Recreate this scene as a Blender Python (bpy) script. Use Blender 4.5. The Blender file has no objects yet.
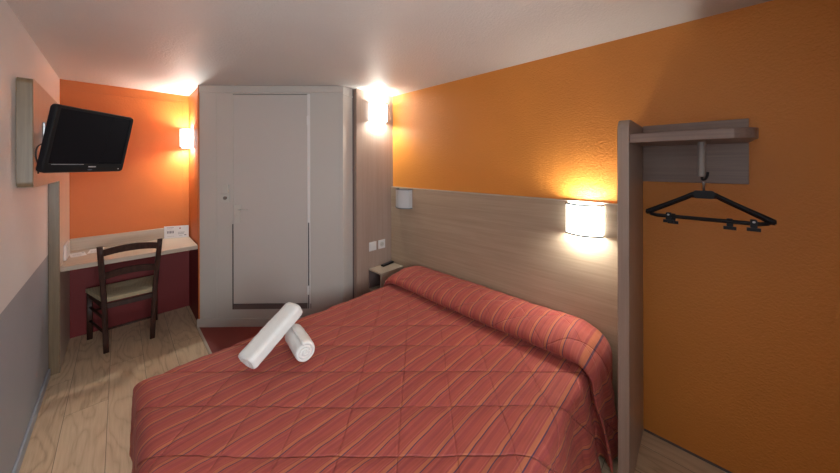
import bpy, bmesh, math, random
from mathutils import Vector, Matrix, Euler
random.seed(4)
C = bpy.context.scene.collection
R = math.radians

# ------------------------------------------------------------------ camera
cam_d = bpy.data.cameras.new('camera')
cam_d.sensor_fit = 'HORIZONTAL'; cam_d.sensor_width = 36.0
cam_d.lens = 290.4 / 840 * 36.0
cam_d.shift_y = -(236.5 - 165.0) / 840
cam_d.clip_start = 0.02
cam = bpy.data.objects.new('camera', cam_d); C.objects.link(cam)
TH, RO = R(45.97), R(0.117)
fw = Vector((math.sin(TH), math.cos(TH), 0))
rt0 = Vector((math.cos(TH), -math.sin(TH), 0)); up0 = Vector((0, 0, 1))
rt = rt0*math.cos(RO) - up0*math.sin(RO); up = up0*math.cos(RO) + rt0*math.sin(RO)
M = Matrix((rt, up, -fw)).transposed().to_4x4(); M.translation = (0, 0, 1.572)
cam.matrix_world = M
bpy.context.scene.camera = cam

# ------------------------------------------------------------------ exposure / world / lights
vs = bpy.context.scene.view_settings
vs.view_transform = 'Standard'; vs.look = 'None'; vs.gamma = 1; vs.use_curve_mapping = False
vs.exposure = 0.50
w = bpy.data.worlds.new('world'); bpy.context.scene.world = w; w.use_nodes = True
bg = w.node_tree.nodes['Background']
bg.inputs[0].default_value = (0.75, 0.85, 1.0, 1); bg.inputs[1].default_value = 0.5
LAMP = 3.2          # emission of the lit wall-lamp shades
LAMP_GLOW = 8.0      # watts of each bulb glow above and below a shade

def area(name, loc, rot, sx, sy, power, col):
    l = bpy.data.lights.new(name, 'AREA'); l.shape = 'RECTANGLE'; l.size = sx; l.size_y = sy
    l.energy = power; l.color = col
    o = bpy.data.objects.new(name, l); C.objects.link(o); o.location = loc; o.rotation_euler = rot
    return o
# daylight entering through the window behind the photographer
wd = area('window_daylight', (0.10, -1.14, 1.45), (R(90), 0, 0), 0.8, 1.1, 23.0, (0.90, 0.96, 1.0)); wd.data.spread = R(125)

# ------------------------------------------------------------------ node helpers
def mat(name, col=(0.8, 0.8, 0.8), rough=0.5, metal=0.0, spec=0.5):
    m = bpy.data.materials.new(name); m.use_nodes = True
    b = m.node_tree.nodes['Principled BSDF']
    b.inputs['Base Color'].default_value = (*col, 1); b.inputs['Roughness'].default_value = rough
    b.inputs['Metallic'].default_value = metal; b.inputs['Specular IOR Level'].default_value = spec
    return m
class N:
    def __init__(s, m): s.t = m.node_tree; s.b = s.t.nodes['Principled BSDF']
    def n(s, k, **kw):
        x = s.t.nodes.new(k)
        for a, v in kw.items(): setattr(x, a, v)
        return x
    def l(s, a, b): s.t.links.new(a, b)
    def pos(s): return s.n('ShaderNodeNewGeometry').outputs['Position']
    def mapping(s, src, scale, rot=(0, 0, 0), loc=(0, 0, 0)):
        x = s.n('ShaderNodeMapping'); s.l(src, x.inputs[0])
        x.inputs['Scale'].default_value = scale; x.inputs['Rotation'].default_value = rot; x.inputs['Location'].default_value = loc
        return x.outputs[0]
    def noise(s, vec, scale, detail=3, rough=0.5, dist=0.0):
        x = s.n('ShaderNodeTexNoise'); s.l(vec, x.inputs['Vector']); x.inputs['Scale'].default_value = scale
        x.inputs['Detail'].default_value = detail; x.inputs['Roughness'].default_value = rough; x.inputs['Distortion'].default_value = dist
        return x.outputs[0]
    def ramp(s, fac, stops, interp='LINEAR'):
        x = s.n('ShaderNodeValToRGB'); s.l(fac, x.inputs[0]); cr = x.color_ramp; cr.interpolation = interp
        while len(cr.elements) < len(stops): cr.elements.new(0.5)
        for e, (p, c) in zip(cr.elements, stops): e.position = p; e.color = (*c, 1) if len(c) == 3 else c
        return x.outputs[0]
    def math(s, op, a, b=None, c=None):
        x = s.n('ShaderNodeMath', operation=op)
        for i, v in enumerate((a, b, c)):
            if v is None: continue
            if isinstance(v, (int, float)): x.inputs[i].default_value = v
            else: s.l(v, x.inputs[i])
        return x.outputs[0]
    def mix(s, fac, a, b, mode='MIX'):
        x = s.n('ShaderNodeMix', data_type='RGBA', blend_type=mode)
        for i, v in ((0, fac), (6, a), (7, b)):
            if isinstance(v, (int, float)): x.inputs[i].default_value = v
            elif isinstance(v, tuple): x.inputs[i].default_value = (*v, 1)
            else: s.l(v, x.inputs[i])
        return x.outputs[2]
    def bump(s, h, strength, dist=0.01, normal=None):
        x = s.n('ShaderNodeBump'); s.l(h, x.inputs['Height']); x.inputs['Strength'].default_value = strength
        x.inputs['Distance'].default_value = dist
        if normal: s.l(normal, x.inputs['Normal'])
        return x.outputs[0]
    def color(s, c): s.l(c, s.b.inputs['Base Color'])
    def normal(s, c): s.l(c, s.b.inputs['Normal'])

def plaster(name, col, rough, scale, strength, var=0.06, dist=0.004):
    m = mat(name, col, rough); n = N(m); p = n.pos()
    f = n.noise(p, 2.2, 3)
    d = tuple(c*(1-var) for c in col); u = tuple(min(1, c*(1+var)) for c in col)
    n.color(n.ramp(f, [(0.3, d), (0.7, u)]))
    h = n.noise(p, scale, 3, 0.6, 0.3)
    n.normal(n.bump(n.ramp(h, [(0.35, (0, 0, 0)), (0.62, (1, 1, 1))]), strength, dist))
    return m
M_ceil = plaster('ceiling_paint', (0.66, 0.63, 0.60), 0.42, 75, 0.5, 0.02, 0.003)
M_leftwhite = plaster('white_wall_paint', (0.80, 0.80, 0.80), 0.5, 70, 0.25, 0.02)
M_grey = plaster('blue_grey_wall_paint', (0.36, 0.385, 0.43), 0.5, 70, 0.2, 0.03)
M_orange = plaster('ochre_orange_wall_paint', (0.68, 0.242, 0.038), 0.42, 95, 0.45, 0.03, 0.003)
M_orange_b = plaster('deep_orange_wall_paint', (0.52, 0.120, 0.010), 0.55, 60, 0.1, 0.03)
M_red = plaster('dark_red_wall_paint', (0.17, 0.008, 0.008), 0.6, 60, 0.1, 0.05)
M_redfloor = plaster('dark_red_floor_vinyl', (0.24, 0.035, 0.025), 0.5, 200, 0.1, 0.06)
M_pod = plaster('light_grey_panel_lacquer', (0.48, 0.44, 0.405), 0.32, 30, 0.04, 0.015)
M_door = mat('door_lacquer', (0.485, 0.44, 0.41), 0.3)
M_seam = mat('dark_seam_rubber', (0.06, 0.045, 0.045), 0.6)
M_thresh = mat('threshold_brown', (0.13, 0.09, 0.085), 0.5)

def laminate(name, a, b, axis, rough=0.38, bstr=0.12):
    """pale wood laminate with a fine linear grain running along the given axis"""
    m = mat(name, a, rough); n = N(m)
    p = n.pos()
    sc = {'y': (60, 1.6, 60), 'z': (60, 60, 1.6), 'x': (1.6, 60, 60)}[axis]
    g = n.noise(n.mapping(p, sc), 1.0, 4, 0.65, 0.4)
    sc2 = {'y': (9, .5, 9), 'z': (9, 9, .5), 'x': (.5, 9, 9)}[axis]
    g2 = n.noise(n.mapping(p, sc2), 1.0, 2, 0.5, 0.5)
    f = n.math('ADD', n.math('MULTIPLY', g, 0.7), n.math('MULTIPLY', g2, 0.3))
    n.color(n.ramp(f, [(0.34, b), (0.62, a)]))
    n.normal(n.bump(g, bstr, 0.002))
    return m
M_hb = laminate('taupe_headboard_laminate', (0.43, 0.32, 0.225), (0.34, 0.245, 0.165), 'y')
M_lamz = laminate('taupe_vertical_laminate', (0.60, 0.52, 0.44), (0.53, 0.445, 0.37), 'z')
M_pan = laminate('mauve_brown_panel_laminate', (0.36, 0.26, 0.21), (0.30, 0.21, 0.165), 'z')
M_desk = laminate('beige_desk_laminate', (0.44, 0.35, 0.27), (0.36, 0.28, 0.21), 'x')
M_band = laminate('olive_brown_edge_banding', (0.20, 0.135, 0.075), (0.12, 0.078, 0.042), 'z')
M_rack = laminate('brown_rack_laminate', (0.28, 0.185, 0.145), (0.20, 0.125, 0.10), 'y')
M_edge = mat('pale_edge_strip', (0.50, 0.42, 0.34), 0.4)

def floor_wood():
    m = mat('oak_plank_vinyl', (0.4, 0.26, 0.15), 0.34); n = N(m); p = n.pos()
    q = n.mapping(p, (1, 1, 1), (0, 0, R(90)), (0.37, 0.055, 0))
    br = n.n('ShaderNodeTexBrick'); n.l(q, br.inputs['Vector'])
    br.offset = 0.37; br.inputs['Scale'].default_value = 1.0
    br.inputs['Brick Width'].default_value = 1.25; br.inputs['Row Height'].default_value = 0.19
    br.inputs['Mortar Size'].default_value = 0.0012; br.inputs['Mortar Smooth'].default_value = 0.3
    br.inputs['Color1'].default_value = (0, 0, 0, 1); br.inputs['Color2'].default_value = (1, 1, 1, 1); br.inputs['Mortar'].default_value = (.5, .5, .5, 1)
    bw = n.n('ShaderNodeSeparateColor'); n.l(br.outputs['Color'], bw.inputs[0]); rnd = bw.outputs[0]
    comb = n.n('ShaderNodeCombineXYZ'); n.l(n.math('MULTIPLY', rnd, 7.3), comb.inputs[0]); n.l(n.math('MULTIPLY', rnd, 3.1), comb.inputs[1])
    va = n.n('ShaderNodeVectorMath', operation='ADD'); n.l(p, va.inputs[0]); n.l(comb.outputs[0], va.inputs[1])
    v = va.outputs[0]
    # cathedral grain: contour lines of a stretched noise
    big = n.noise(n.mapping(v, (6.5, 1.25, 1)), 1.0, 2, 0.45, 0.2)
    rings = n.math('FRACT', n.math('MULTIPLY', big, 10.0))
    rings = n.math('ABSOLUTE', n.math('SUBTRACT', rings, 0.5))
    rings = n.math('POWER', n.math('MULTIPLY', rings, 2.0), 2.2)
    fine = n.noise(n.mapping(v, (110, 5, 1)), 1.0, 4, 0.6)
    f = n.math('ADD', n.math('MULTIPLY', rings, 0.27), n.math('MULTIPLY', fine, 0.72))
    f = n.math('ADD', f, n.math('MULTIPLY', n.math('SUBTRACT', rnd, 0.5), 0.16))
    col = n.ramp(f, [(0.22, (0.70, 0.54, 0.37)), (0.50, (0.60, 0.44, 0.285)), (0.85, (0.37, 0.245, 0.15))])
    n.color(n.mix(br.outputs['Fac'], col, (0.10, 0.06, 0.035)))
    n.normal(n.bump(n.math('ADD', n.math('MULTIPLY', fine, 0.3), n.math('MULTIPLY', br.outputs['Fac'], -1.0)), 0.25, 0.002))
    return m
M_floor = floor_wood()

PER = 0.0872
BX0_ = 0.052
RED = (0.36, 0.074, 0.055)
def bedspread_mat():
    m = mat('striped_satin_bedspread', RED, 0.68, 0, 0.25); n = N(m)
    uv = n.n('ShaderNodeUVMap', uv_map='UVMap').outputs[0]
    sep = n.n('ShaderNodeSeparateXYZ'); n.l(uv, sep.inputs[0]); s, t = sep.outputs[0], sep.outputs[1]
    wob = n.math('MULTIPLY', n.math('SUBTRACT', n.noise(uv, 3.0, 2), 0.5), 0.007)
    t = n.math('ADD', t, wob)
    ph = n.math('FRACT', n.math('DIVIDE', n.math('ADD', t, PER*20 - 0.465), PER))
    ORG = (0.45, 0.135, 0.066); NAV = (0.085, 0.035, 0.070); PNK = (0.41, 0.100, 0.075); R2 = (0.315, 0.060, 0.055)
    col = n.ramp(ph, [(0.0, NAV), (0.045, NAV), (0.05, ORG), (0.20, ORG), (0.22, R2), (0.27, R2), (0.275, PNK), (0.30, PNK), (0.31, RED),
                      (0.60, RED), (0.62, R2), (0.78, R2), (0.80, RED), (0.86, PNK), (0.875, RED), (0.99, RED), (1.0, NAV)])
    weave = n.noise(n.mapping(uv, (60, 420, 1)), 1.0, 2, 0.6)
    slub = n.noise(n.mapping(uv, (3, 120, 1)), 1.0, 2, 0.5)
    col = n.mix(0.35, col, n.ramp(slub, [(0.3, (0.30, 0.30, 0.30)), (0.7, (0.72, 0.72, 0.72))]), 'OVERLAY')
    n.color(col)
    wr = n.noise(uv, 14.0, 4, 0.6, 0.6)
    h = n.math('ADD', n.math('MULTIPLY', weave, 0.08), n.math('MULTIPLY', wr, 1.5))
    # stitched grooves of the quilting, along both diagonals
    sw_ = n.math('ADD', n.math('SUBTRACT', s, 0), BX0_)
    tj = n.math('ADD', sep.outputs[1], n.math('MULTIPLY', n.math('SUBTRACT', n.noise(uv, 9.0, 2), 0.5), 0.016))
    d1 = n.math('ADD', n.math('MULTIPLY', sw_, math.sin(TH)), n.math('MULTIPLY', tj, math.cos(TH)))
    a1 = n.math('SUBTRACT', n.math('MULTIPLY', sw_, math.cos(TH)), n.math('MULTIPLY', tj, math.sin(TH)))
    def groove(v, o):
        k = n.math('FRACT', n.math('ADD', n.math('DIVIDE', n.math('SUBTRACT', v, o), 0.2265), 20.5))
        k = n.math('MULTIPLY', n.math('ABSOLUTE', n.math('SUBTRACT', k, 0.5)), 0.2265)
        return n.math('MINIMUM', n.math('DIVIDE', k, 0.006), 1.0)
    h2 = n.bump(groove(d1, 1.112), 0.9, 0.007)
    h2 = n.bump(groove(a1, 0.137), 0.55, 0.006, h2)
    n.normal(n.bump(h, 0.30, 0.006, h2))
    n.b.inputs['Sheen Weight'].default_value = 0.12
    n.b.inputs['Sheen Tint'].default_value = (1.0, 0.45, 0.4, 1)
    return m
M_spread = bedspread_mat()
def terry():
    m = mat('white_terry', (0.80, 0.79, 0.76), 0.95, 0, 0.1); n = N(m); p = n.n('ShaderNodeTexCoord').outputs['Object']
    n.normal(n.bump(n.noise(p, 420, 2, 0.7), 0.6, 0.002)); n.b.inputs['Sheen Weight'].default_value = 0.3
    return m
M_towel = terry()
def dark_wood():
    m = mat('dark_stained_chair_wood', (0.035, 0.014, 0.010), 0.5, 0, 0.3); n = N(m); p = n.pos()
    g = n.noise(n.mapping(p, (50, 50, 6)), 1, 3)
    n.color(n.ramp(g, [(0.3, (0.022, 0.008, 0.006)), (0.7, (0.055, 0.021, 0.014))]))
    return m
M_dark = dark_wood()
def rush():
    m = mat('woven_rush_seat', (0.42, 0.31, 0.17), 0.75); n = N(m)
    o = n.n('ShaderNodeTexCoord').outputs['Object']; sep = n.n('ShaderNodeSeparateXYZ'); n.l(o, sep.inputs[0])
    ax = n.math('ABSOLUTE', sep.outputs[0]); ay = n.math('ABSOLUTE', sep.outputs[1])
    k = n.math('MAXIMUM', ax, ay)
    st = n.math('ABSOLUTE', n.math('SINE', n.math('MULTIPLY', k, 330)))
    col = n.ramp(st, [(0.0, (0.24, 0.17, 0.09)), (0.40, (0.58, 0.47, 0.29)), (1, (0.68, 0.57, 0.38))])
    n.color(col); n.normal(n.bump(st, 0.6, 0.004)); return m
M_rush = rush()
M_black = mat('black_plastic', (0.007, 0.007, 0.008), 0.28, 0, 0.25)
M_blackm = mat('black_matte_plastic', (0.006, 0.006, 0.009), 0.5, 0, 0.3)
M_screen = mat('tv_screen_glass', (0.006, 0.005, 0.007), 0.12, 0, 0.12)
M_silver = mat('silver_print', (0.55, 0.55, 0.57), 0.35)
M_dull = mat('dull_grey_print', (0.10, 0.10, 0.12), 0.4)
M_steel = mat('brushed_steel', (0.55, 0.55, 0.56), 0.3, 1.0)
M_rim = mat('satin_grey_metal_rim', (0.14, 0.145, 0.15), 0.45, 0.3)
M_whitep = mat('white_plastic', (0.66, 0.62, 0.60), 0.35)
M_ivory = mat('ivory_plastic', (0.50, 0.475, 0.43), 0.35)
M_ivoryd = mat('grey_plastic_detail', (0.16, 0.14, 0.13), 0.4)
M_paper = mat('white_paper', (0.70, 0.68, 0.68), 0.6)
M_ink = mat('grey_print_ink', (0.20, 0.18, 0.20), 0.6)
M_inkr = mat('red_print_ink', (0.30, 0.02, 0.04), 0.6)
M_pole = mat('pale_grey_tube', (0.32, 0.29, 0.27), 0.4)
M_bedbase = mat('bed_base_fabric', (0.10, 0.09, 0.09), 0.9)
M_matt = mat('mattress_ticking', (0.6, 0.58, 0.55), 0.9)
M_cable = mat('dark_cable', (0.03, 0.03, 0.03), 0.5)
M_shade_off = mat('unlit_opal_shade', (0.52, 0.52, 0.52), 0.35)
M_shade_off.node_tree.nodes['Principled BSDF'].inputs['Transmission Weight'].default_value = 0.0
def emis(name, col, s):
    m = mat(name, (0.8, 0.8, 0.8), 0.5); b = m.node_tree.nodes['Principled BSDF']
    b.inputs['Emission Color'].default_value = (*col, 1); b.inputs['Emission Strength'].default_value = s
    return m
M_shade_on = emis('lit_opal_shade', (0.94, 1.0, 0.97), LAMP)

# ------------------------------------------------------------------ mesh helpers
def link(name, bm, m, parent=None, smooth=False, origin=None):
    me = bpy.data.meshes.new(name)
    bmesh.ops.recalc_face_normals(bm, faces=bm.faces)
    if origin is not None: bmesh.ops.translate(bm, vec=-Vector(origin), verts=bm.verts)
    if smooth:
        for f in bm.faces: f.smooth = True
    bm.to_mesh(me); bm.free()
    o = bpy.data.objects.new(name, me); C.objects.link(o)
    for x in (m if isinstance(m, (list, tuple)) else [m]): me.materials.append(x)
    if origin is not None: o.location = origin
    if parent is not None:
        o.parent = parent
        pm = PM[parent.name]
        o.matrix_parent_inverse = pm.inverted()
        PM[o.name] = pm @ Matrix.Identity(4) if origin is None else Matrix.Translation(origin)
        if origin is None: PM[o.name] = Matrix.Identity(4)
    else:
        PM[o.name] = Matrix.Translation(origin) if origin is not None else Matrix.Identity(4)
    return o
PM = {}
def thing(name, loc, label, cat, group=None):
    o = bpy.data.objects.new(name, None); C.objects.link(o); o.location = loc; o.empty_display_size = 0.05
    o['label'] = label; o['category'] = cat
    if group: o['group'] = group
    PM[o.name] = Matrix.Translation(loc)
    return o
def tag(o, label, cat, group=None):
    o['label'] = label; o['category'] = cat
    if group: o['group'] = group
    return o
def struct(o): o['kind'] = 'structure'; return o
def box(bm, a, b, mi=0):
    x0, y0, z0 = a; x1, y1, z1 = b
    vs = [bm.verts.new(p) for p in ((x0,y0,z0),(x1,y0,z0),(x1,y1,z0),(x0,y1,z0),(x0,y0,z1),(x1,y0,z1),(x1,y1,z1),(x0,y1,z1))]
    fs = [bm.faces.new([vs[i] for i in q]) for q in ((3,2,1,0),(4,5,6,7),(0,1,5,4),(1,2,6,5),(2,3,7,6),(3,0,4,7))]
    for f in fs: f.material_index = mi
    return vs
def bbox(a, b, bev=0.002, seg=2):
    bm = bmesh.new(); box(bm, a, b)
    if bev: bmesh.ops.bevel(bm, geom=list(bm.edges), offset=bev, segments=seg, profile=0.5, affect='EDGES')
    return bm
def xform(bm, m): bmesh.ops.transform(bm, matrix=m, verts=bm.verts); return bm
def prism(pts, axis, a, b, bev=0.0, seg=2):
    """extrude a 2-D outline along an axis: x -> pts are (y,z); y -> (x,z); z -> (x,y)"""
    bm = bmesh.new()
    def P(p, k): return {'x': (k, p[0], p[1]), 'y': (p[0], k, p[1]), 'z': (p[0], p[1], k)}[axis]
    v0 = [bm.verts.new(P(p, a)) for p in pts]; v1 = [bm.verts.new(P(p, b)) for p in pts]
    bm.faces.new(v0); bm.faces.new(v1[::-1])
    n = len(pts)
    for i in range(n): bm.faces.new((v0[i], v1[i], v1[(i+1) % n], v0[(i+1) % n]))
    bmesh.ops.recalc_face_normals(bm, faces=bm.faces)
    if bev: bmesh.ops.bevel(bm, geom=list(bm.edges), offset=bev, segments=seg, profile=0.5, affect='EDGES', clamp_overlap=True)
    return bm
def tube(bm, pts, r, seg=12, cap=True):
    pts = [Vector(p) for p in pts]; rs = r if isinstance(r, (list, tuple)) else [r]*len(pts)
    rings = []; prev = None
    for i, p in enumerate(pts):
        d = (pts[min(i+1, len(pts)-1)] - pts[max(i-1, 0)]).normalized()
        a = prev if prev is not None else (Vector((0, 0, 1)) if abs(d.z) < 0.9 else Vector((1, 0, 0)))
        u = (a - d*a.dot(d)).normalized(); v = d.cross(u); prev = u
        rings.append([bm.verts.new(p + (u*math.cos(2*math.pi*k/seg) + v*math.sin(2*math.pi*k/seg))*rs[i]) for k in range(seg)])
    for A, B in zip(rings, rings[1:]):
        for k in range(seg): bm.faces.new((A[k], A[(k+1) % seg], B[(k+1) % seg], B[k]))
    if cap: bm.faces.new(rings[0][::-1]); bm.faces.new(rings[-1])
    return bm
def arc(cx, cy, r, a0, a1, n):
    return [(cx + r*math.cos(R(a0+(a1-a0)*i/n)), cy + r*math.sin(R(a0+(a1-a0)*i/n))) for i in range(n+1)]

# ------------------------------------------------------------------ the room shell
XL, XR, YB, YF, ZC = -0.372, 2.155, 4.128, -1.2, 2.35
YW = 2.511                                   # the laminate wall beside the bed
A = Vector((0.535, 3.513, 0)); B = Vector((1.527, 2.527, 0)); D = (B - A).normalized(); NN = Vector((-D.y, D.x, 0)) * -1
if NN.dot(Vector((-1, -1, 0))) < 0: NN = -NN   # faces the camera
X0, X1 = XL - 0.1, XR + 0.1
bm = bmesh.new(); box(bm, (X0, YF-0.1, -0.1), (X1, YB+0.1, 0)); struct(link('floor', bm, M_floor))
bm = bmesh.new(); box(bm, (X0, YF-0.1, ZC), (X1, YB+0.1, ZC+0.1)); struct(link('ceiling', bm, M_ceil))
# left wall in two paints
bm = bmesh.new(); box(bm, (X0, YF-0.1, 0), (XL, YB+0.1, 0.908), 0); box(bm, (X0, YF-0.1, 0.908), (XL, YB+0.1, ZC), 1)
struct(link('wall_left', bm, [M_grey, M_leftwhite]))
bm = bmesh.new(); box(bm, (XR, YF-0.1, 0), (X1, YB+0.1, ZC)); struct(link('wall_right', bm, M_orange))
# back wall: orange above the desk, red paint below it
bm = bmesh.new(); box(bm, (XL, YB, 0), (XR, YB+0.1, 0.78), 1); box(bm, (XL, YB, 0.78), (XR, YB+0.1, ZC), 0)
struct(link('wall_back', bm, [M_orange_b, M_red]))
# front wall behind the photographer, with a window opening
bm = bmesh.new()
box(bm, (XL, YF-0.1, 0), (-0.3, YF, ZC)); box(bm, (0.6, YF-0.1, 0), (XR, YF, ZC))
box(bm, (-0.3, YF-0.1, 0), (0.6, YF, 0.9)); box(bm, (-0.3, YF-0.1, 2.0), (0.6, YF, ZC))
struct(link('wall_front', bm, M_leftwhite))
bm = bmesh.new()
for a, b in (((-0.3, YF-0.07, 0.9), (-0.25, YF-0.02, 2.0)), ((0.55, YF-0.07, 0.9), (0.6, YF-0.02, 2.0)), ((-0.25, YF-0.07, 0.9), (0.55, YF-0.02, 0.95)),
             ((-0.25, YF-0.07, 1.95), (0.55, YF-0.02, 2.0)), ((0.13, YF-0.07, 0.95), (0.17, YF-0.02, 1.95))): box(bm, a, b)
struct(link('window_1', bm, M_whitep))

# added unseen partition that keeps window daylight off the coat rack wall
bm = bmesh.new(); box(bm, (0.75, YF, 0), (0.82, -0.55, ZC)); struct(link('wall_daylight_block', bm, M_leftwhite))

# bathroom pod: side wall by the desk (orange above, red below), diagonal white front, short white return
def wallseg(name, p, q, z0, z1, th, m, side, z_split=None, m2=None):
    p = Vector(p[:2] + (0,)) if isinstance(p, tuple) else p; q = Vector(q[:2] + (0,)) if isinstance(q, tuple) else q
    d = (q-p).normalized(); nrm = Vector((-d.y, d.x, 0))*side
    bm = bmesh.new()
    def slab(za, zb, mi):
        ps = [p, q, q+nrm*th, p+nrm*th]
        v0 = [bm.verts.new((v.x, v.y, za)) for v in ps]; v1 = [bm.verts.new((v.x, v.y, zb)) for v in ps]
        fs = [bm.faces.new(v0[::-1]), bm.faces.new(v1)] + [bm.faces.new((v0[i], v0[(i+1) % 4], v1[(i+1) % 4], v1[i])) for i in range(4)]
        for f in fs: f.material_index = mi
    if z_split: slab(z0, z_split, 1); slab(z_split, z1, 0)
    else: slab(z0, z1, 0)
    return struct(link(name, bm, [m, m2] if m2 else m))
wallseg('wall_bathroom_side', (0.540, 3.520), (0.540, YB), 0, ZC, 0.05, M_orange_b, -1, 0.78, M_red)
def dpt(s, off=0.0, z=0.0):
    p = A + D*s + NN*off; return Vector((p.x, p.y, z))
LD = (B-A).length
def dbox(s0, s1, o0, o1, z0, z1, bev=0.0, bm=None):
    own = bm is None
    if own: bm = bmesh.new()
    b2 = bmesh.new(); box(b2, (s0, o0, z0), (s1, o1, z1))
    if bev: bmesh.ops.bevel(b2, geom=list(b2.edges), offset=bev, segments=2, profile=0.5, affect='EDGES')
    m = Matrix((D, NN, Vector((0, 0, 1)))).transposed().to_4x4(); m.translation = A
    xform(b2, m)
    me = bpy.data.meshes.new('t'); b2.to_mesh(me); b2.free(); bm.from_mesh(me); bpy.data.meshes.remove(me)
    return bm
S0, S1 = 0.332, 1.045                        # door leaf along the diagonal wall
bm = bmesh.new()
dbox(0, S0-0.006, -0.05, 0, 0, ZC, 0, bm); dbox(S1+0.03, LD, -0.05, 0, 0, ZC, 0, bm)
dbox(S0-0.006, S1+0.03, -0.05, 0, 2.268, ZC, 0, bm); dbox(S0-0.006, S1+0.03, -0.05, 0, 0, 0.168, 0, bm)
struct(link('wall_bathroom', bm, M_pod))
# backing behind the door opening
struct(link('wall_bathroom_inner', dbox(S0-0.05, S1+0.08, -0.09, -0.055, 0.1, ZC), M_seam))
E1 = Vector((1.655, 2.560, 0))
wallseg('wall_bathroom_return', Vector((B.x, B.y, 0)), E1, 0, ZC, 0.04, M_pod, 1)
bm = bmesh.new(); box(bm, (1.50, YW+0.035, 0), (XR, YW+0.10, ZC)); 
bm.free()
wallseg('wall_shadow_gap', Vector((1.655, 2.562, 0)), Vector((1.672, 2.562, 0)), 0, ZC, 0.04, M_thresh, 1)
bm = bmesh.new(); box(bm, (1.672, YW, 0), (XR, YW+0.08, ZC)); struct(link('wall_beside_bed', bm, M_pan))
# trims of the pod
bm = dbox(-0.004, LD+0.004, 0.0, 0.008, 2.282, 2.3485, 0.002); struct(link('trim_1', bm, M_pod))
d2 = (E1-B).normalized()
bm = bmesh.new(); box(bm, (0, -0.006, 2.262), ((E1-B).length, 0.0, 2.2715))
mm = Matrix((d2, Vector((-d2.y, d2.x, 0)), Vector((0, 0, 1)))).transposed().to_4x4(); mm.translation = B; xform(bm, mm); struct(link('trim_2', bm, M_ivory))
struct(link('trim_3', dbox(LD-0.035, LD+0.001, 0.0005, 0.006, 0.083, 2.28, 0.001), M_pod))
struct(link('trim_4', dbox(S0-0.16, S0-0.157, 0.0002, 0.0025, 0.083, 2.28), M_ivory))
struct(link('trim_5', dbox(S0-0.006, S0-0.0, -0.02, 0.002, 1.0, 2.268), M_ivory))
bm = dbox(-0.012, LD+0.004, 0.0, 0.014, 0.0, 0.082, 0.004); struct(link('baseboard_bathroom', bm, M_pod))
# jamb on the hinge side, white above and open dark seam below
struct(link('trim_6', dbox(S1+0.007, S1+0.032, -0.02, 0.006, 0.168, 2.268, 0.001), M_whitep))
struct(link('trim_7', dbox(S0-0.008, S0+0.001, -0.05, 0.004, 0.17, 1.0), M_seam))
struct(link('trim_8', dbox(S1+0.013, S1+0.024, 0.0062, 0.0072, 0.17, 1.01), M_seam))
struct(link('trim_9', dbox(S0-0.008, S1+0.04, -0.05, 0.003, 0.168, 0.215), M_thresh))
# panel moulding on the back wall
bm = bmesh.new(); box(bm, (-0.28, YB-0.006, 2.262), (0.50, YB, 2.272)); box(bm, (0.487, YB-0.006, 0.92), (0.497, YB, 2.262))
struct(link('trim_10', bm, M_orange_b))
bm = bmesh.new(); box(bm, (0.534, 3.545, 0.80), (0.5395, 3.553, ZC)); box(bm, (0.530, 3.5, 0), (0.5398, 3.5195, ZC)); struct(link('trim_11', bm, M_orange_b))
# baseboards
struct(link('baseboard_left', bbox((XL, YF, 0), (XL+0.012, 3.488, 0.062), 0.004), M_grey))
struct(link('baseboard_right', bbox((XR-0.006, YF, 0), (XR, 0.244, 0.012), 0.002), M_thresh))
# dark red floor in front of the bathroom
bm = bmesh.new()
pts = [(0.535, 1.2), (2.15, 1.2), (2.15, 2.51), (1.66, 2.51), (1.535, 2.505), (0.535, 3.50)]
v = [bm.verts.new((x, y, 0.003)) for x, y in pts]; bm.faces.new(v); r_ = bmesh.ops.extrude_face_region(bm, geom=list(bm.faces))
bmesh.ops.translate(bm, vec=(0, 0, -0.0028), verts=[g for g in r_['geom'] if isinstance(g, bmesh.types.BMVert)])
struct(link('floor_red_area', bm, M_redfloor))
struct(link('trim_12', bbox((0.518, 1.2, 0.0), (0.535, 3.50, 0.006), 0.002), M_edge))

# ------------------------------------------------------------------ door
dr = struct(link('door_1', dbox(S0+0.002, S1+0.005, -0.035, 0.004, 0.222, 2.262, 0.002), M_door))
def dpart(name, bm, m, smooth=False): return link(name, bm, m, dr, smooth)
o = dpart('lock_plate', dbox(S0+0.012, S0+0.075, 0.004, 0.010, 1.09, 1.19, 0.003), M_ivory)
o = dpart('lower_plate', dbox(S0+0.022, S0+0.075, 0.004, 0.009, 1.01, 1.088, 0.003), M_ivory)
bm = bmesh.new(); tube(bm, [dpt(S0+0.075, 0.008, 1.14), dpt(S0+0.075, 0.035, 1.14), dpt(S0+0.09, 0.042, 1.14), dpt(S0+0.165, 0.042, 1.143)], [0.007, 0.007, 0.007, 0.005])
h = dpart('door_handle', bm, M_ivory, True)
for zc in (2.01, 0.35):
    bm = dbox(S1+0.004, S1+0.022, 0.0045, 0.010, zc-0.045, zc+0.045, 0.002)
    b3 = tube(bmesh.new(), [dpt(S1+0.0085, 0.011, zc-0.04), dpt(S1+0.0085, 0.011, zc+0.04)], 0.006)
    me = bpy.data.meshes.new('t'); b3.to_mesh(me); bm.from_mesh(me); bpy.data.meshes.remove(me); b3.free()
    dpart('hinge', bm, M_whitep)
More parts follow.
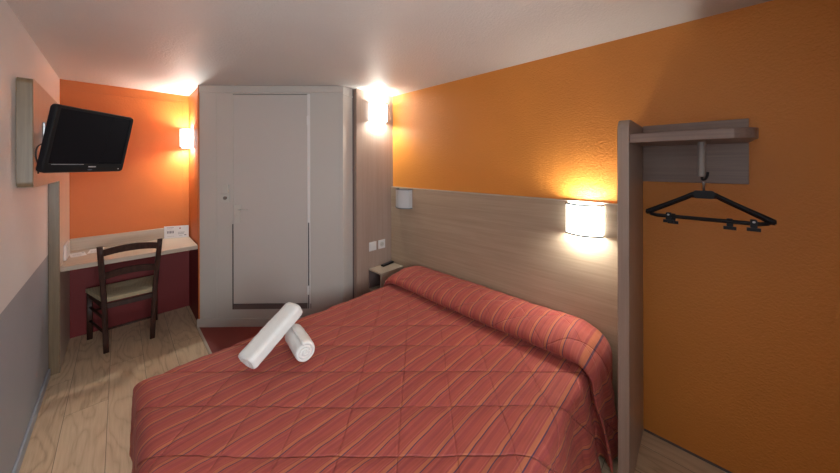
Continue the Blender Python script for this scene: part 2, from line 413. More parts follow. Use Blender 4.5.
# switch pair beside the door
t = thing('light_switch', dpt(0.262, 0.0, 1.20), 'ivory switch plate with round grey knob left of the bathroom door', 'switch')
link('plate', dbox(0.215, 0.300, 0.0003, 0.010, 1.215, 1.295, 0.003), M_ivory, t)
bm = tube(bmesh.new(), [dpt(0.262, 0.010, 1.255), dpt(0.262, 0.020, 1.255)], 0.017, 20); link('knob', bm, M_ivoryd, t)
link('upper_housing', dbox(0.235, 0.292, 0.0003, 0.016, 1.298, 1.385, 0.003), M_ivory, t)

# ------------------------------------------------------------------ wood backboard for the television (L-shaped panel on the left wall)
bk = []
y0, y1, yc, z0, z1, r = 2.535, YB, 3.50, 1.455, 2.037, 0.03
bk = arc(y0+r, z0+r, r, 180, 270, 5) + [(yc, z0), (yc, 0.0), (y1, 0.0), (y1, z1)] + arc(y0+r, z1-r, r, 90, 180, 5)
bp = link('television_backboard', prism(bk, 'x', XL+0.0005, XL+0.055, 0.002, 1), [M_lamz, M_band])
for f in bp.data.polygons:
    if f.normal.y < -0.5: f.material_index = 1
tag(bp, 'pale wood L-shaped board on the left wall running down into a column at the desk', 'wall panel')

# ------------------------------------------------------------------ desk
t = thing('desk', (0.1, 3.8, 0), 'beige wall-to-wall desk shelf with low backsplash under the orange wall', 'desk')
link('worktop', bbox((XL+0.0555, 3.525, 0.757), (0.529, YB-0.0005, 0.795), 0.003), M_desk, t)
link('backsplash', bbox((XL+0.0555, YB-0.022, 0.7955), (0.529, YB-0.0005, 0.906), 0.003), M_desk, t)
# things on the desk
t = thing('leaflet_stand', (0.43, 4.05, 0.796), 'upright white printed leaflet card at the right end of the desk', 'leaflet')
def card(p, q, z0, h, th=0.003):
    p = Vector((*p, 0)); q = Vector((*q, 0)); d = (q-p).normalized(); n = Vector((d.y, -d.x, 0))
    m = Matrix((d, n, Vector((0, 0, 1)))).transposed().to_4x4(); m.translation = (p.x, p.y, z0); return m, (q-p).length
m1, L1 = card((0.335, 4.085), (0.522, 4.005), 0.796, 0.13)
def lb(m, a, b, bev=0.0): return xform(bbox(a, b, bev, 1) if bev else bbox(a, b, 0), m)
link('card', lb(m1, (0, 0, 0), (L1, 0.004, 0.128), 0.001), M_paper, t)
link('card_spine', lb(m1, (-0.006, 0, 0), (0.0, 0.010, 0.130), 0.001), M_paper, t)
bm = bmesh.new()
def txt(body, size, m, th=0.0006, bold=0.0):
    c = bpy.data.curves.new('t', 'FONT'); c.body = body; c.size = size; c.extrude = th; c.offset = bold; c.align_x = 'LEFT'
    o = bpy.data.objects.new('t', c); C.objects.link(o); bpy.context.view_layer.update()
    me = bpy.data.meshes.new_from_object(o.evaluated_get(bpy.context.evaluated_depsgraph_get()))
    bpy.data.objects.remove(o); b = bmesh.new(); b.from_mesh(me); bpy.data.meshes.remove(me)
    xform(b, m); return b
lines = bmesh.new()
for (x, z, wd, hh) in ((0.015, 0.112, 0.06, .004), (0.11, 0.048, .055, .003), (0.11, .040, .05, .003), (0.11, .058, .06, .003), (0.015, 0.100, 0.05, .002), (0.02, .02, .055, .002), (.12, .022, .03, .003)):
    box(lines, (x, 0.0041, z), (x+wd, 0.0047, z+hh))
for (x, z, wd, hh) in ((0.018, 0.052, .008, .026), (.03, .052, .006, .026), (.04, .052, .010, .026), (.054, .052, .006, .026), (.064, .052, .010, .026), (0.165, 0.022, .018, .010)):
    box(lines, (x, 0.0041, z), (x+wd, 0.0047, z+hh))
link('printed_text', xform(lines, m1), M_ink, t)
b = tube(bmesh.new(), [(0.128, 0.0041, 0.102), (0.128, 0.0048, 0.102)], 0.007, 16); link('printed_emblem', xform(b, m1), M_inkr, t)
for i, (px, py, rz, lab) in enumerate(((-0.255, 3.915, 8, 'white printed sheet on the desk against the left column'), (-0.150, 3.975, -3, 'white printed sheet on the desk behind the chair, right of its twin'))):
    m = Matrix.Translation((px, py, 0.7955 + 0.0001)) @ Matrix.Rotation(R(rz), 4, 'Z')
    t = thing('paper_sheet', (px, py, 0.7955), lab, 'paper', 'paper sheets on the desk')
    link('sheet', xform(bbox((-0.045, -0.085, 0), (0.045, 0.085, 0.0012+0.0006*i), 0), m), M_paper, t)
    b = bmesh.new()
    for k in range(5): box(b, (-0.032, -0.07+0.02*k, 0.0012+0.0006*i), (0.02, -0.067+0.02*k, 0.0015+0.0006*i))
    if i == 0: box(b, (0.026, 0.03, 0.0012), (0.038, 0.05, 0.0016))
    link('printed_text', xform(b, m), M_ink, t)
t = thing('wall_telephone', (XL+0.0555, 3.80, 0.86), 'white socket block on the wood column at the left end of the desk', 'socket')
link('housing', bbox((XL+0.0555, 3.70, 0.802), (XL+0.072, 3.94, 0.925), 0.004), M_whitep, t)
for ya in (3.745, 3.84): link('socket_face', bbox((XL+0.0721, ya, 0.825), (XL+0.0735, ya+.045, 0.90), 0), M_ivory, t)
t.name = 'wall_socket_block'

# ------------------------------------------------------------------ chair
RLb, RRb = Vector((-0.080, 3.60, 0)), Vector((0.205, 3.60, 0))
RLt, RRt = Vector((-0.112, 3.40, 0.92)), Vector((0.249, 3.40, 0.92))
FL, FR = Vector((-0.190, 3.99, 0)), Vector((0.250, 4.00, 0))
t = thing('dining_chair', (0.06, 3.8, 0), 'dark stained wooden chair with a woven rush seat pulled up to the desk', 'chair')
def post_pts(b, tp):
    m = Vector((b.x + (tp.x-b.x)*0.35, 3.56, 0.45))
    out = []
    for i in range(13):
        u = i/12; z = 0.92*u
        if z < 0.45: k = z/0.45; p = b.lerp(m, k)
        else:
            k = (z-0.45)/0.47; p = Vector((m.x+(tp.x-m.x)*k, m.y+(tp.y+0.06-m.y)*k**1.4, z))
        p.z = z; out.append(p)
    return out
def sqtube(pts, w, d):
    bm = bmesh.new(); rings = []
    for p in pts: rings.append([bm.verts.new(p+Vector(q)) for q in ((-w/2, -d/2, 0), (w/2, -d/2, 0), (w/2, d/2, 0), (-w/2, d/2, 0))])
    for P, Q in zip(rings, rings[1:]):
        for k in range(4): bm.faces.new((P[k], P[(k+1) % 4], Q[(k+1) % 4], Q[k]))
    bm.faces.new(rings[0][::-1]); bm.faces.new(rings[-1])
    es = [e for e in bm.edges if abs((e.verts[0].co-e.verts[1].co).z) > 0.01]
    bmesh.ops.bevel(bm, geom=es, offset=0.006, segments=3, profile=0.5, affect='EDGES')
    return bm
PL, PR = post_pts(RLb, RLt), post_pts(RRb, RRt)
link('leg', sqtube(PL, 0.034, 0.034), M_dark, t, True); link('leg', sqtube(PR, 0.034, 0.034), M_dark, t, True)
for f in (FL, FR): link('leg', sqtube([f, f+Vector((0, 0, 0.44))], 0.036, 0.036), M_dark, t, True)
def at(P, z):
    for a, b in zip(P, P[1:]):
        if a.z <= z <= b.z: return a.lerp(b, (z-a.z)/(b.z-a.z))
    return P[-1].copy()
def slat(z0, z1, arch, bow):
    bm = bmesh.new(); n = 14; rows = []
    for i in range(n+1):
        u = i/n; c = at(PL, (z0+z1)/2).lerp(at(PR, (z0+z1)/2), u); k = 4*u*(1-u)
        yb_ = -bow*k; dy = at(PL, z1).y - at(PL, z0).y
        zb, zt = z0 + arch*k*0.75, z1 + arch*k
        rows.append([bm.verts.new((c.x, c.y+yb_+s*0.008+(dy/2 if z > (z0+z1)/2 else -dy/2), z)) for s, z in ((-1, zb), (1, zb), (1, zt), (-1, zt))])
    for P, Q in zip(rows, rows[1:]):
        for k in range(4): bm.faces.new((P[k], P[(k+1) % 4], Q[(k+1) % 4], Q[k]))
    bm.faces.new(rows[0][::-1]); bm.faces.new(rows[-1]); return bm
link('back_slat', slat(0.832, 0.886, 0.022, -0.02), M_dark, t, False)
link('back_slat', slat(0.630, 0.685, 0.020, -0.02), M_dark, t, False)
def rung(p, q, r): return tube(bmesh.new(), [p, p.lerp(q, .5), q], [r*.85, r, r*.85], 10)
def V(p, z): return Vector((p.x, p.y, z))
a0, a1, b0, b1 = at(PL, .40), at(PR, .40), V(FL, .40), V(FR, .40)
for p, q in ((a0, a1), (b0, b1), (a0, b0), (a1, b1)): 
    bm = bmesh.new(); d = (q-p); L = d.length; d.normalize(); n_ = Vector((-d.y, d.x, 0))
    box(bm, (0, -0.009, -0.02), (L, 0.009, 0.02)); m = Matrix((d, n_, Vector((0, 0, 1)))).transposed().to_4x4(); m.translation = p; xform(bm, m)
    link('seat_rail', bm, M_dark, t)
link('stretcher', rung(at(PL, .20), at(PR, .20), .010), M_dark, t, True)
link('stretcher', rung(V(FL, .25), V(FR, .25), .011), M_dark, t, True)
for P_, F_ in ((PL, FL), (PR, FR)):
    for z in (.165, .29): link('stretcher', rung(at(P_, z), V(F_, z), .010), M_dark, t, True)
seat = [(-0.098, 3.600), (0.226, 3.600), (0.275, 4.02), (-0.215, 4.01)]
cx_, cy_ = 0.047, 3.81
bm = bmesh.new(); n = 14; g = [[None]*(n+1) for _ in range(n+1)]
for i in range(n+1):
    for j in range(n+1):
        u, v_ = i/n, j/n
        a = Vector((*seat[0], 0)).lerp(Vector((*seat[1], 0)), u); b = Vector((*seat[3], 0)).lerp(Vector((*seat[2], 0)), u); p = a.lerp(b, v_)
        e = min(u, 1-u, v_, 1-v_); z = 0.455 + 0.010*min(1, e*6)**0.5 - 0.012*(16*u*(1-u)*v_*(1-v_))
        g[i][j] = bm.verts.new((p.x, p.y, z))
for i in range(n):
    for j in range(n): bm.faces.new((g[i][j], g[i+1][j], g[i+1][j+1], g[i][j+1]))
rr = bmesh.ops.extrude_face_region(bm, geom=list(bm.faces)); vv = [x for x in rr['geom'] if isinstance(x, bmesh.types.BMVert)]
for x in vv: x.co.z = 0.422
link('seat', bm, M_rush, t, False, origin=(cx_, cy_, 0.44))

# ------------------------------------------------------------------ television on its arm
yaw, pit = R(50), R(12)
n0 = Vector((math.sin(yaw), -math.cos(yaw), 0)); rr_ = Vector((math.cos(yaw), math.sin(yaw), 0))
nt = n0*math.cos(pit) - Vector((0, 0, 1))*math.sin(pit); ut = Vector((0, 0, 1))*math.cos(pit) + n0*math.sin(pit)
MT = Matrix((rr_, -nt, ut)).transposed().to_4x4(); MT.translation = (-0.107, 2.63, 1.714)     # local: x right, y back, z up
W, H = 0.462, 0.372
t = thing('television', (-0.14, 2.66, 1.52), 'small black flat television angled down on an arm from the wood board', 'television')
def rrect(w_, h_, r_, n=6, dx=0, dz=0):
    p = []
    for cx2, cz2, a in ((w_/2-r_, h_/2-r_, 0), (-w_/2+r_, h_/2-r_, 90), (-w_/2+r_, -h_/2+r_, 180), (w_/2-r_, -h_/2+r_, 270)):
        p += [(x+dx, z+dz) for x, z in arc(cx2, cz2, r_, a, a+90, n)]
    return p
def loft(sections, capa=True, capb=True):
    bm = bmesh.new(); rs = [[bm.verts.new((x, y, z)) for x, z in pts] for y, pts in sections]
    for P, Q in zip(rs, rs[1:]):
        for k in range(len(P)): bm.faces.new((P[k], P[(k+1) % len(P)], Q[(k+1) % len(P)], Q[k]))
    if capa: bm.faces.new(rs[0])
    if capb: bm.faces.new(rs[-1][::-1])
    return bm
link('shell', xform(loft([(0.006, rrect(W, H, .022)), (0.030, rrect(W, H, .022)), (0.040, rrect(W-.03, H-.03, .02)), (0.052, rrect(W-.16, H-.12, .02)), (0.060, rrect(W-.24, H-.18, .02))]), MT), M_blackm, t)
bm = bmesh.new(); o1 = rrect(W, H, .022); o2 = rrect(W-.008, H-.008, .019); o3 = rrect(W-.040, H-.070, .003, dz=.017)
rs = [[bm.verts.new((x, y, z)) for x, z in pts] for y, pts in ((.0059, o1), (-.001, o2), (-.001, o3), (.004, o3))]
for P, Q in zip(rs, rs[1:]):
    for k in range(len(P)): bm.faces.new((P[k], P[(k+1) % len(P)], Q[(k+1) % len(P)], Q[k]))
link('bezel', xform(bm, MT), M_black, t)
sw, sh = W-.040, H-.070
bm = bmesh.new(); box(bm, (-sw/2, .0035, -sh/2+.017), (sw/2, .0055, sh/2+.017)); link('screen', xform(bm, MT), M_screen, t)
lm = MT @ Matrix.Translation((-0.012, -0.0012, -H/2+0.031)) @ Matrix.Rotation(R(90), 4, 'X')
b = bmesh.new(); box(b, (0.000, -0.0018, -H/2+.0315), (0.044, -0.001, -H/2+.0375)); link('logo_print', xform(b, MT), M_silver, t)
b = tube(bmesh.new(), [(0.012, -0.0016, -H/2+.016), (0.012, -.0008, -H/2+.016)], .010, 20); bmesh.ops.scale(b, vec=(1.4, 1, .45), verts=b.verts, space=Matrix.Translation((-.012, 0, H/2-.016))); link('power_button', xform(b, MT), M_dull, t)
b = tube(bmesh.new(), [(0.195, -0.0018, -H/2+.020), (0.195, -.0008, -H/2+.020)], .0035, 12); link('indicator_light', xform(b, MT), M_silver, t)
b = bmesh.new(); box(b, (-.197, -0.0014, -H/2+.0475), (-.03, -.0009, -H/2+.0495)); link('reflection_line', xform(b, MT), M_silver, t)  # thin pale line standing in for a reflection under the screen
# bracket
t = thing('television_bracket', (XL+0.0555, 2.86, 1.74), 'grey metal swing arm bracket on the wood board behind the television', 'bracket')
link('wall_plate', bbox((XL+0.0555, 2.80, 1.65), (XL+0.066, 2.90, 1.83), 0.003), M_steel, t)
pb = MT @ Vector((0, 0.068, 0.0)); p0 = Vector((XL+0.066, 2.85, 1.74)); 
b = bmesh.new(); tube(b, [p0, p0+Vector((0.05, 0, 0)), p0+Vector((0.07, -.01, 0)), pb], 0.013); link('arm', b, M_rim, t, True)
b = bmesh.new(); box(b, (-.05, .0605, -.05), (.05, .068, .05)); link('mounting_plate', xform(b, MT), M_steel, t)
b = bmesh.new(); tube(b, [p0+Vector((0.055, 0, -.05)), p0+Vector((0.055, 0, .05))], 0.014); link('pivot', b, M_rim, t, True)
def smooth_path(pts, n=8):
    P = [Vector(p) for p in pts]; out = []
    for i in range(len(P)-1):
        a = P[max(i-1, 0)]; b_, c_ = P[i], P[i+1]; d_ = P[min(i+2, len(P)-1)]
        for k in range(n):
            u = k/n; out.append(0.5*((2*b_) + (c_-a)*u + (2*a-5*b_+4*c_-d_)*u*u + (3*b_-a-3*c_+d_)*u**3))
    return out+[P[-1]]
b = tube(bmesh.new(), smooth_path([(-.300, 2.86, 1.80), (-.27, 2.80, 1.79), (-.285, 2.74, 1.72), (-.308, 2.60, 1.68), (-.312, 2.56, 1.63), (-.308, 2.60, 1.57), (-.3135, 2.64, 1.53)]), 0.0035, 8)
tag(link('television_cable', b, M_cable, None, True), 'thin black cable looping down behind the left edge of the television', 'cable')

# ------------------------------------------------------------------ wall lamps
def wall_lamp(name, origin, nrm, label, lit, power=1.0, group='curved wall lamps'):
    """half-drum shade held between two thin metal rims on a flat plate; local x along the wall, y out of it"""
    nrm = Vector(nrm); xa = Vector((-nrm.y, nrm.x, 0))*-1
    m = Matrix((xa, nrm, Vector((0, 0, 1)))).transposed().to_4x4(); m.translation = origin
    t = thing(name, origin, label, 'lamp', group)
    w_, dep, hh = 0.215, 0.100, 0.205
    def prof(k, n=22):
        pts = []
        for i in range(n+1):
            a = math.pi*i/n
            x = -math.copysign(abs(math.cos(a))**0.55, math.cos(a))*(w_/2-k); y = (dep-k)*0.62 + (dep-k)*0.38*math.sin(a) if 0 < i < n else 0.004
            pts.append((x, y))
        # flat sides then a shallow bow
        pts = [(-(w_/2-k), 0.004), (-(w_/2-k), 0.050)] + [(-(w_/2-k) + (w_-2*k)*i/16, 0.050 + (dep-k-0.050)*math.sin(math.pi*i/16)) for i in range(1, 16)] + [((w_/2-k), 0.050), ((w_/2-k), 0.004)]
        return pts
    link('back_plate', xform(bbox((-w_/2+.01, 0.0004, -hh/2+.006), (w_/2-.01, 0.004, hh/2-.006), .001), m), M_whitep, t)
    bm = bmesh.new()
    a, b = prof(0.004), prof(0.007)
    va = [[bm.verts.new((x, y, z)) for x, y in a] for z in (-hh/2+.006, hh/2-.006)]; vb = [[bm.verts.new((x, y, z)) for x, y in b] for z in (-hh/2+.006, hh/2-.006)]
    for i in range(len(a)-1):
        bm.faces.new((va[0][i], va[0][i+1], va[1][i+1], va[1][i])); bm.faces.new((vb[0][i], vb[1][i], vb[1][i+1], vb[0][i+1]))
        for k in (0, 1): bm.faces.new((va[k][i], vb[k][i], vb[k][i+1], va[k][i+1]))
    link('shade', xform(bm, m), M_shade_on if lit else M_shade_off, t)
    for z in (-hh/2, hh/2-.010):
        o_, i_ = prof(-0.002), prof(0.010)
        bm = bmesh.new()
        L = [[bm.verts.new((x, y, zz)) for x, y in pr_] for pr_ in (o_, i_) for zz in (z, z+.010)]
        for i in range(len(o_)-1):
            bm.faces.new((L[0][i], L[0][i+1], L[1][i+1], L[1][i])); bm.faces.new((L[2][i], L[3][i], L[3][i+1], L[2][i+1]))
            bm.faces.new((L[0][i], L[2][i], L[2][i+1], L[0][i+1])); bm.faces.new((L[1][i], L[1][i+1], L[3][i+1], L[3][i]))
        for e in (0, -1): bm.faces.new((L[0][e], L[1][e], L[3][e], L[2][e]))
        link('rim', xform(bm, m), M_rim, t)
    link('bulb', xform(tube(bmesh.new(), [(-.06, .035, 0), (.06, .035, 0)], .012, 12), m), M_shade_on if lit else M_shade_off, t)
    if lit:
        for s in (-1, 1):
            l = bpy.data.lights.new('bulb_glow', 'POINT'); l.energy = LAMP_GLOW*power; l.color = (0.96, 1.0, 0.93); l.shadow_soft_size = 0.035
            lo = bpy.data.objects.new('bulb_glow', l); C.objects.link(lo); lo.location = m @ Vector((0, 0.045, s*0.060))
    return t
wall_lamp('wall_lamp', (0.540, 3.95, 1.862), (-1, 0, 0), 'lit white wall lamp above the desk beside the bathroom wall', True, 1.9)
wall_lamp('wall_lamp', (1.930, YW, 2.135), (0, -1, 0), 'lit white wall lamp high on the wall beside the bathroom, near the ceiling', True, 1.3)
HBX = XR - 0.028
wall_lamp('wall_lamp', (HBX, 0.545, 1.218), (-1, 0, 0), 'lit white wall lamp on the headboard beside the wardrobe side panel', True, 0.95)
wall_lamp('wall_lamp', (HBX, 2.27, 1.218), (-1, 0, 0), 'unlit grey wall lamp on the headboard in the far corner above the bedside box', False)

# ------------------------------------------------------------------ headboard
o = link('headboard', bbox((HBX, 0.294, 0.0), (XR-0.0005, YW-0.0005, 1.322), 0.002), M_hb)
t = tag(o, 'wide grained taupe wood headboard panel along the wall behind the bed', 'headboard')
link('top_strip', bbox((HBX-0.002, 0.294, 1.3225), (XR-0.0005, YW-0.0005, 1.330), 0.001), M_edge, o)

# sockets by the bedside box
for i, (x, lab) in enumerate(((1.868, 'plain white switch plate above the bedside box, the left of the two'), (1.988, 'white socket plate above the bedside box, the right of the two'))):
    t = thing('switch_plate', (x, YW, 0.71), lab, 'switch' if i == 0 else 'socket', 'plates above the bedside box')
    link('plate', bbox((x-0.046, YW-0.009, 0.663), (x+0.046, YW-0.0004, 0.757), 0.003), M_whitep, t)
    if i == 0: link('rocker', bbox((x-0.032, YW-0.012, 0.678), (x+0.032, YW-0.0092, 0.742), 0.001), M_whitep, t)
    else:
        b = tube(bmesh.new(), [(x, YW-.0092, .71), (x, YW-.0105, .71)], .026, 24); link('socket_face', b, M_ivory, t)
        b = bmesh.new()
        for dx in (-.010, .010): tube(b, [(x+dx, YW-.0105, .71), (x+dx, YW-.0112, .71)], .0035, 10)
        link('socket_hole', b, M_ivoryd, t)
# bedside box
t = thing('bedside_box', (1.98, 2.4, 0.28), 'small open wood bedside box in the corner beyond the bed', 'bedside table')
bx0, bx1, by0, by1, bz0, bz1 = 1.818, HBX-0.0025, 2.300, YW-0.0005, 0.262, 0.484
link('top_panel', bbox((bx0, by0, bz1-.016), (bx1, by1, bz1), .0015), M_desk, t)
link('bottom_panel', bbox((bx0, by0, bz0), (bx1, by1, bz0+.016), .0015), M_desk, t)
link('front_panel', bbox((bx0, by0, bz0+.0165), (bx1, by0+.016, bz1-.0165), .001), M_desk, t)
link('back_panel', bbox((bx0, by1-.016, bz0+.0165), (bx1, by1, bz1-.0165), .001), M_thresh, t)  # back and side coloured dark to stand in for shade inside the box
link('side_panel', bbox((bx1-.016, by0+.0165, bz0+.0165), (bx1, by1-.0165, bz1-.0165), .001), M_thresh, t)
m = Matrix.Translation((2.035, 2.465, 0.4845)) @ Matrix.Rotation(R(8), 4, 'Z')
t = thing('remote_control', (2.035, 2.465, 0.4845), 'black remote control lying on the bedside box', 'remote control')
link('body', xform(bbox((-.085, -.022, 0), (.085, .022, .018), .006, 3), m), M_black, t)
b = bmesh.new()
for i in range(8):
    for j in range(3): box(b, (-.068+.017*i, -.013+.010*j, .018), (-.060+.017*i, -.008+.010*j, .0192))
link('buttons', xform(b, m), M_dull, t)

# ------------------------------------------------------------------ bed
t = thing('bed', (1.1, 1.3, 0), 'double bed base and mattress under the striped red bedspread', 'bed')
link('base', bbox((0.12, 0.56, 0.06), (2.10, 2.08, 0.24), 0.01), M_bedbase, t)
link('mattress', bbox((0.09, 0.53, 0.242), (2.10, 2.085, 0.424), 0.04, 4), M_matt, t)
for x, y in ((0.25, 0.7), (0.25, 1.95), (1.95, 0.7), (1.95, 1.95)): link('leg', tube(bmesh.new(), [(x, y, 0), (x, y, 0.06)], .025), M_dark, t)
link('pillow', bbox((1.79, 0.64, 0.4245), (2.08, 2.00, 0.515), 0.04, 4), M_matt, t)

def vnoise(x, y, seed=0):
    def h(i, j): 
        v = math.sin(i*127.1 + j*311.7 + seed*74.7)*43758.5453; return v - math.floor(v)
    i, j = math.floor(x), math.floor(y); fx, fy = x-i, y-j; fx = fx*fx*(3-2*fx); fy = fy*fy*(3-2*fy)
    return (h(i, j)*(1-fx)+h(i+1, j)*fx)*(1-fy) + (h(i, j+1)*(1-fx)+h(i+1, j+1)*fx)*fy - 0.5
ZT, BX0, BY0, BY1 = 0.458, 0.052, 0.440, 2.115
XC = 1.762            # crease in front of the bolster
# cross-section along the bed: arc-length table of (x, height above top)
sec = [(BX0 + (XC-BX0)*i/150, 0.0) for i in range(151)]
bol = []
for i in range(61):
    a = R(222 - (222-38)*i/60)
    bol.append((1.920 + 0.212*math.cos(a), 0.060 + 0.076*math.sin(a)))
k0 = bol[0]
sec = sec[:-1] + [(XC-0.002, -0.004), (XC+0.004, -0.006), (k0[0], k0[1]+0.004)] + bol[1:] + [(2.105, 0.085), (2.112, 0.060)]
cum = [0.0]
for (xa_, za_), (xb_, zb_) in zip(sec, sec[1:]): cum.append(cum[-1] + math.hypot(xb_-xa_, zb_-za_))
SL = cum[-1]
def sec_at(s):
    if s <= 0: return sec[0]
    for i in range(len(cum)-1):
        if s <= cum[i+1]:
            u = (s-cum[i])/(cum[i+1]-cum[i] + 1e-9); return (sec[i][0]+(sec[i+1][0]-sec[i][0])*u, sec[i][1]+(sec[i+1][1]-sec[i][1])*u)
    return sec[-1]
def edge(q, r, flare):
    """distance q past an edge -> (outward, down)"""
    if q <= 0: return q, 0.0
    if q < math.pi*r/2: a = q/r; return r*math.sin(a), r*(1-math.cos(a))
    k = q-math.pi*r/2; return r + k*flare, r + k*math.sqrt(1-flare*flare)
rE = 0.055
crs = [(BX0+XC)/2]
def cover_point(s, tt):
    """s along the bed from the foot edge, tt across it (world y when on top)"""
    xs, hz = sec_at(max(s, 0))
    q_f = rE - s                                # past the foot edge
    qn = (BY0 + rE) - tt; qf = tt - (BY1 - rE)
    onb = 1.0 if s > 1.70 else 0.0
    # bolster end: rounds off before the mattress edge
    hb = hz
    if hz > 0.0 or onb:
        for q in (qn, qf):
            k = (q + 0.07)/0.15
            if k > 0: k = min(1, k); hb = hb*(1-0.55*(k*k*(3-2*k)))
    x, y, z = xs, tt, ZT
    if q_f > 0:
        o_, d_ = edge(q_f, rE, 0.02); x = BX0 + rE - o_; z -= d_
    fl = (0.12 + 0.08*max(0, min(1, (s-1.3)/0.5))) if xs < 1.88 else 0.20 - 0.16*max(0, min(1, (xs-1.88)/0.07))
    side = 0.0
    if qn > 0:
        o_, d_ = edge(qn, rE, fl); y = BY0 + rE - o_; z = min(z, ZT - d_); side = min(1, qn/(math.pi*rE/2))
    if qf > 0:
        o_, d_ = edge(qf, rE, fl*0.5); y = BY1 - rE + o_; z = min(z, ZT - d_); side = -min(1, qf/(math.pi*rE/2))
    # bolster height: up on top, outwards on the sides
    a = abs(side)*math.pi/2
    z += hb*math.cos(a)
    if side > 0: y -= max(hb, -0.004)*math.sin(a)*0.85
    elif side < 0: y += max(hb, -0.004)*math.sin(a)*0.4
    nrm = Vector((0, -math.sin(a) if side > 0 else math.sin(a), math.cos(a)))
    if q_f > 0:
        af = min(1, q_f/(math.pi*rE/2))*math.pi/2; nrm = Vector((-math.sin(af), nrm.y*math.cos(af), max(nrm.z*math.cos(af), 0)))
        if nrm.length < .1: nrm = Vector((-1, 0, 0))
    # quilted diamonds: stitches 0.22 m apart along both diagonals
    wx, wy = BX0 + s, tt
    d1 = (wx*fw.x + wy*fw.y) - 1.112; a1 = (wx*rt0.x + wy*rt0.y) - 0.137
    j = 0.012*vnoise(wx*5, wy*5, 3)
    e1 = abs(((d1+j)/0.2265 + 0.5) % 1 - 0.5)*0.2265; e2 = abs(((a1+j)/0.2265 + 0.5) % 1 - 0.5)*0.2265
    puff = min(1, (e1/0.045))**0.55 * (0.7 + 0.3*min(1, (e2/0.045))**0.55)
    disp = 0.0075*puff
    # pulled wrinkles and drape folds
    disp += 0.006*vnoise(wx*9 + wy*3, wy*9, 1) + 0.0045*vnoise(wx*24+wy*10, wy*20-wx*9, 2) + 0.010*vnoise(wx*2.6, wy*2.6, 5)
    if side > 0 or q_f > 0:
        dn = max(0, ZT - z)
        k = min(1, dn/0.3)
        disp += k*(0.020*math.sin(wx*21 + 1.1*math.sin(wx*7)) + 0.012*vnoise(wx*26, wy*9, 7)) if side > 0 else k*0.004*math.sin(wy*24)
        disp += 0.006*vnoise(wx*55, wy*12, 9)*min(1, qn/0.05 if qn > 0 else 0)
    p = Vector((x, y, z)) + nrm*disp
    if s > XC-BX0+0.01 and s < SL: p.x = min(p.x, HBX-0.004)
    p.z = max(p.z, 0.012)
    if p.x > 1.6: p.y = max(p.y, 0.308)
    return p
bm = bmesh.new(); uvl = bm.loops.layers.uv.new('UVMap')
s_lo, s_hi = -0.36, SL; DS = 0.0095
ns = int((s_hi-s_lo)/DS); nt_ = 230
def tmax(s): # drape length on the near side: full until the bolster, shorter beside it
    x = sec_at(max(s, 0))[0]
    if s < 1.6 or x < 1.87: return 0.462
    if x < 1.96: k = (x-1.87)/0.09; return 0.462 - 0.19*k*k*(3-2*k)
    return 0.272
grid = []; uvs = {}
for i in range(ns+1):
    s = s_lo + (s_hi-s_lo)*i/ns; t0 = BY0 + rE - tmax(s); t1 = BY1 - rE + 0.36; row = []
    for j in range(nt_+1):
        u = j/nt_; tt = t0 + (t1-t0)*u
        v_ = bm.verts.new(cover_point(s, tt)); uvs[v_] = (s, tt); row.append(v_)
    grid.append(row)
for i in range(ns):
    for j in range(nt_):
        f = bm.faces.new((grid[i][j], grid[i+1][j], grid[i+1][j+1], grid[i][j+1])); f.smooth = True
        for lp in f.loops: lp[uvl].uv = uvs[lp.vert]
sp = link('bedspread', bm, M_spread, None, True)
tag(sp, 'red quilted bedspread with orange and navy stripes draped over bed and bolster', 'bedspread')
so = sp.modifiers.new('thickness', 'SOLIDIFY'); so.thickness = 0.006; so.offset = -1

# ------------------------------------------------------------------ rolled towels
def towel(name, p0, p1, rad, label, flat=1.0, seed=0, boxy=False):
    p0, p1 = Vector(p0), Vector(p1); d = (p1-p0); L = d.length; d.normalize()
    upv = Vector((0, 0, 1)); u = (upv - d*upv.dot(d)).normalized(); v_ = d.cross(u)
    m = Matrix((v_, d, u)).transposed().to_4x4(); m.translation = p0
    turns = 3.2; n = 120; prof = []
    th = rad/(turns+0.55)
    cen = []
    for i in range(n+1):
        a = 2*math.pi*turns*i/n; r = th*0.55 + (rad-th*0.55)*(i/n)
        cen.append((a, r))
    def pt(a, r):
        x, z = r*math.cos(a+seed), r*math.sin(a+seed)
        if boxy:
            q = (abs(math.cos(a+seed))**5 + abs(math.sin(a+seed))**5)**(-1/5); x *= q; z *= q
        return x*(1.0/flat)**0.5, z*flat
    outer = [pt(a, r) for a, r in cen]; inner = [pt(a, max(0.002, r-th*0.86)) for a, r in cen]
    bm = bmesh.new(); ny = 26; rings = []
    for k in range(ny+1):
        y = L*k/ny; e = min(y, L-y); sh = 1.0 - 0.10*max(0, 1-e/0.018)**2
        ring = []
        for x, z in outer + inner[::-1]:
            rr2 = math.hypot(x, z)/rad
            w_ = 0.0025*vnoise(y*40+seed*9, math.atan2(z, x)*2, seed) 
            dome = (0.006*(1-rr2) * (1 if k == 0 else -1 if k == ny else 0))
            ring.append(bm.verts.new((x*(sh + w_/rad), y + dome*(-1) + 0.003*vnoise(x*90, z*90, k//ny), z*(sh + w_/rad))))
        rings.append(ring)
    nn = len(rings[0])
    for P, Q in zip(rings, rings[1:]):
        for k in range(nn): bm.faces.new((P[k], P[(k+1) % nn], Q[(k+1) % nn], Q[k]))
    for rg in (rings[0], rings[-1]):
        for k in range(n): bm.faces.new((rg[k], rg[k+1], rg[nn-2-k], rg[nn-1-k]))
    o = link(name, xform(bm, m), M_towel, None, True, origin=tuple((p0+p1)/2)); tag(o, label, 'towel', 'rolled towels on the bed')
    return o
towel('rolled_towel', (0.716, 1.584, ZT+0.071), (0.746, 1.822, ZT+0.071), 0.063, 'white rolled towel lying flat on the bed with its spiral end showing', 1.0, 0.6)
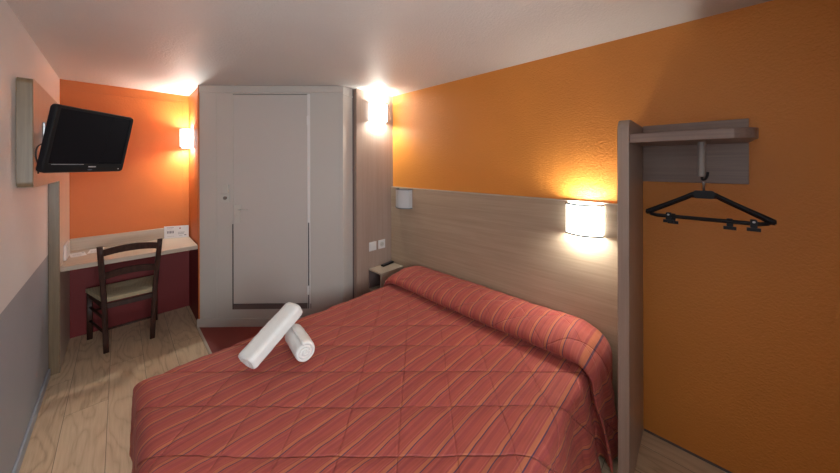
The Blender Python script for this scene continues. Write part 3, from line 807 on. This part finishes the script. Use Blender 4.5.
towel('rolled_towel', (0.468, 1.735, ZT+0.064), (0.770, 1.835, ZT+0.217), 0.059, 'white rolled towel leaning across the top of the other towel', 0.80, 2.2, True)

# ------------------------------------------------------------------ open wardrobe
t = thing('open_wardrobe', (1.92, 0.1, 0), 'open wood coat rack unit with tall side panel and short shelf on the orange wall', 'wardrobe')
PF, PT = 1.685, 1.792
side = [(PF, 0.0), (XR-0.0005, 0.0), (XR-0.0005, PT)] + arc(PF+0.06, PT-0.06, 0.06, 90, 180, 8)
link('side_panel', prism(side, 'y', 0.246, 0.2925, 0.003, 2), M_pan, t)
link('back_panel', bbox((XR-0.018, -0.170, 1.474), (XR-0.0005, 0.2455, 1.797), .002), M_rack, t)
sh = [(1.700, 0.2455), (XR-0.0185, 0.2455), (XR-0.0185, -0.168)] + arc(1.700+0.09, -0.168+0.09, 0.09, 270, 180, 8)
link('shelf', prism(sh, 'z', 1.676, 1.718, 0.002, 1), M_rack, t)
pole = link('hanger_pole', tube(bmesh.new(), [(1.87, -0.003, 1.5155), (1.87, -0.003, 1.5175), (1.87, -0.003, 1.6755)], [.011, .0135, .0135], 20), M_pole, t, False)
b = bmesh.new(); tube(b, smooth_path([(1.87, -0.004, 1.515), (1.87, -0.006, 1.502), (1.865, -0.015, 1.505), (1.860, -0.021, 1.520), (1.862, -0.023, 1.537)]), .005, 10)
link('end_hook', b, M_blackm, pole, True)

def hanger(loc, rz, clips, label):
    t = thing('coat_hanger', loc, label, 'clothes hanger', 'black clip hangers on the rack')
    m = Matrix.Translation(loc) @ Matrix.Rotation(R(rz), 4, 'Z')          # local x = along shoulders, z = up from neck
    b = bmesh.new(); n = 30; rows = []
    half = 0.212
    for i in range(-n, n+1):
        u = i/n; au = abs(u); x = half*u
        if au < .2: zt, zb = 0.012 - 0.25*au*au, -0.018
        else:
            k = (au-.2)/.8; zt = 0.002 - 0.098*k**0.95; zb = -0.018 - 0.104*k**0.9 + 0.004*math.sin(math.pi*k)
        if au > .93: zb += (au-.93)*.10
        zc, ht = (zt+zb)/2, (zt-zb)/2
        wd = 0.0075 + 0.005*au
        rows.append([b.verts.new((x, wd*math.cos(2*math.pi*k2/12), zc + ht*math.sin(2*math.pi*k2/12))) for k2 in range(12)])
    for P, Q in zip(rows, rows[1:]):
        for k in range(12): b.faces.new((P[k], P[(k+1) % 12], Q[(k+1) % 12], Q[k]))
    b.faces.new(rows[0]); b.faces.new(rows[-1][::-1])
    link('shoulder_frame', xform(b, m), M_blackm, t, True)
    link('trouser_bar', xform(tube(bmesh.new(), [(-.196, 0, -.112), (-.17, 0, -.118), (.17, 0, -.118), (.196, 0, -.112)], .0070, 10), m), M_blackm, t, True)
    link('neck_pin', xform(tube(bmesh.new(), [(0, 0, .010), (0, 0, .042), (0, 0, .046), (0, 0, .052)], [.004, .004, .006, .005], 12), m), M_steel, t, True)
    link('centre_plaque', xform(loft([(-.0105, rrect(.070, .030, .009, 4, 0, -.004)), (.0105, rrect(.070, .030, .009, 4, 0, -.004))]), m), M_blackm, t)
    for x in clips:
        c = link('clip', xform(loft([(-.010, rrect(.020, .034, .004, 3, x, -.120)), (.010, rrect(.020, .034, .004, 3, x, -.120))]), m), M_blackm, t)
        bb = bmesh.new(); box(bb, (x-.020, -.006, -.152), (x+.020, .006, -.138)); link('clip_jaw', xform(bb, m), M_blackm, c)
        link('clip_rivet', xform(tube(bmesh.new(), [(x, .0100, -.112), (x, .0130, -.112)], .0045, 12), m), M_silver, c)
    return t
hanger((1.868, -0.010, 1.440), 90, (-.151, .124), 'black clip hanger on the rack pole, the nearer of the two overlapping')
hanger((1.899, -0.010, 1.432), 90, (-.083, .109), 'black clip hanger on the rack pole, the one behind, its clips closer together')
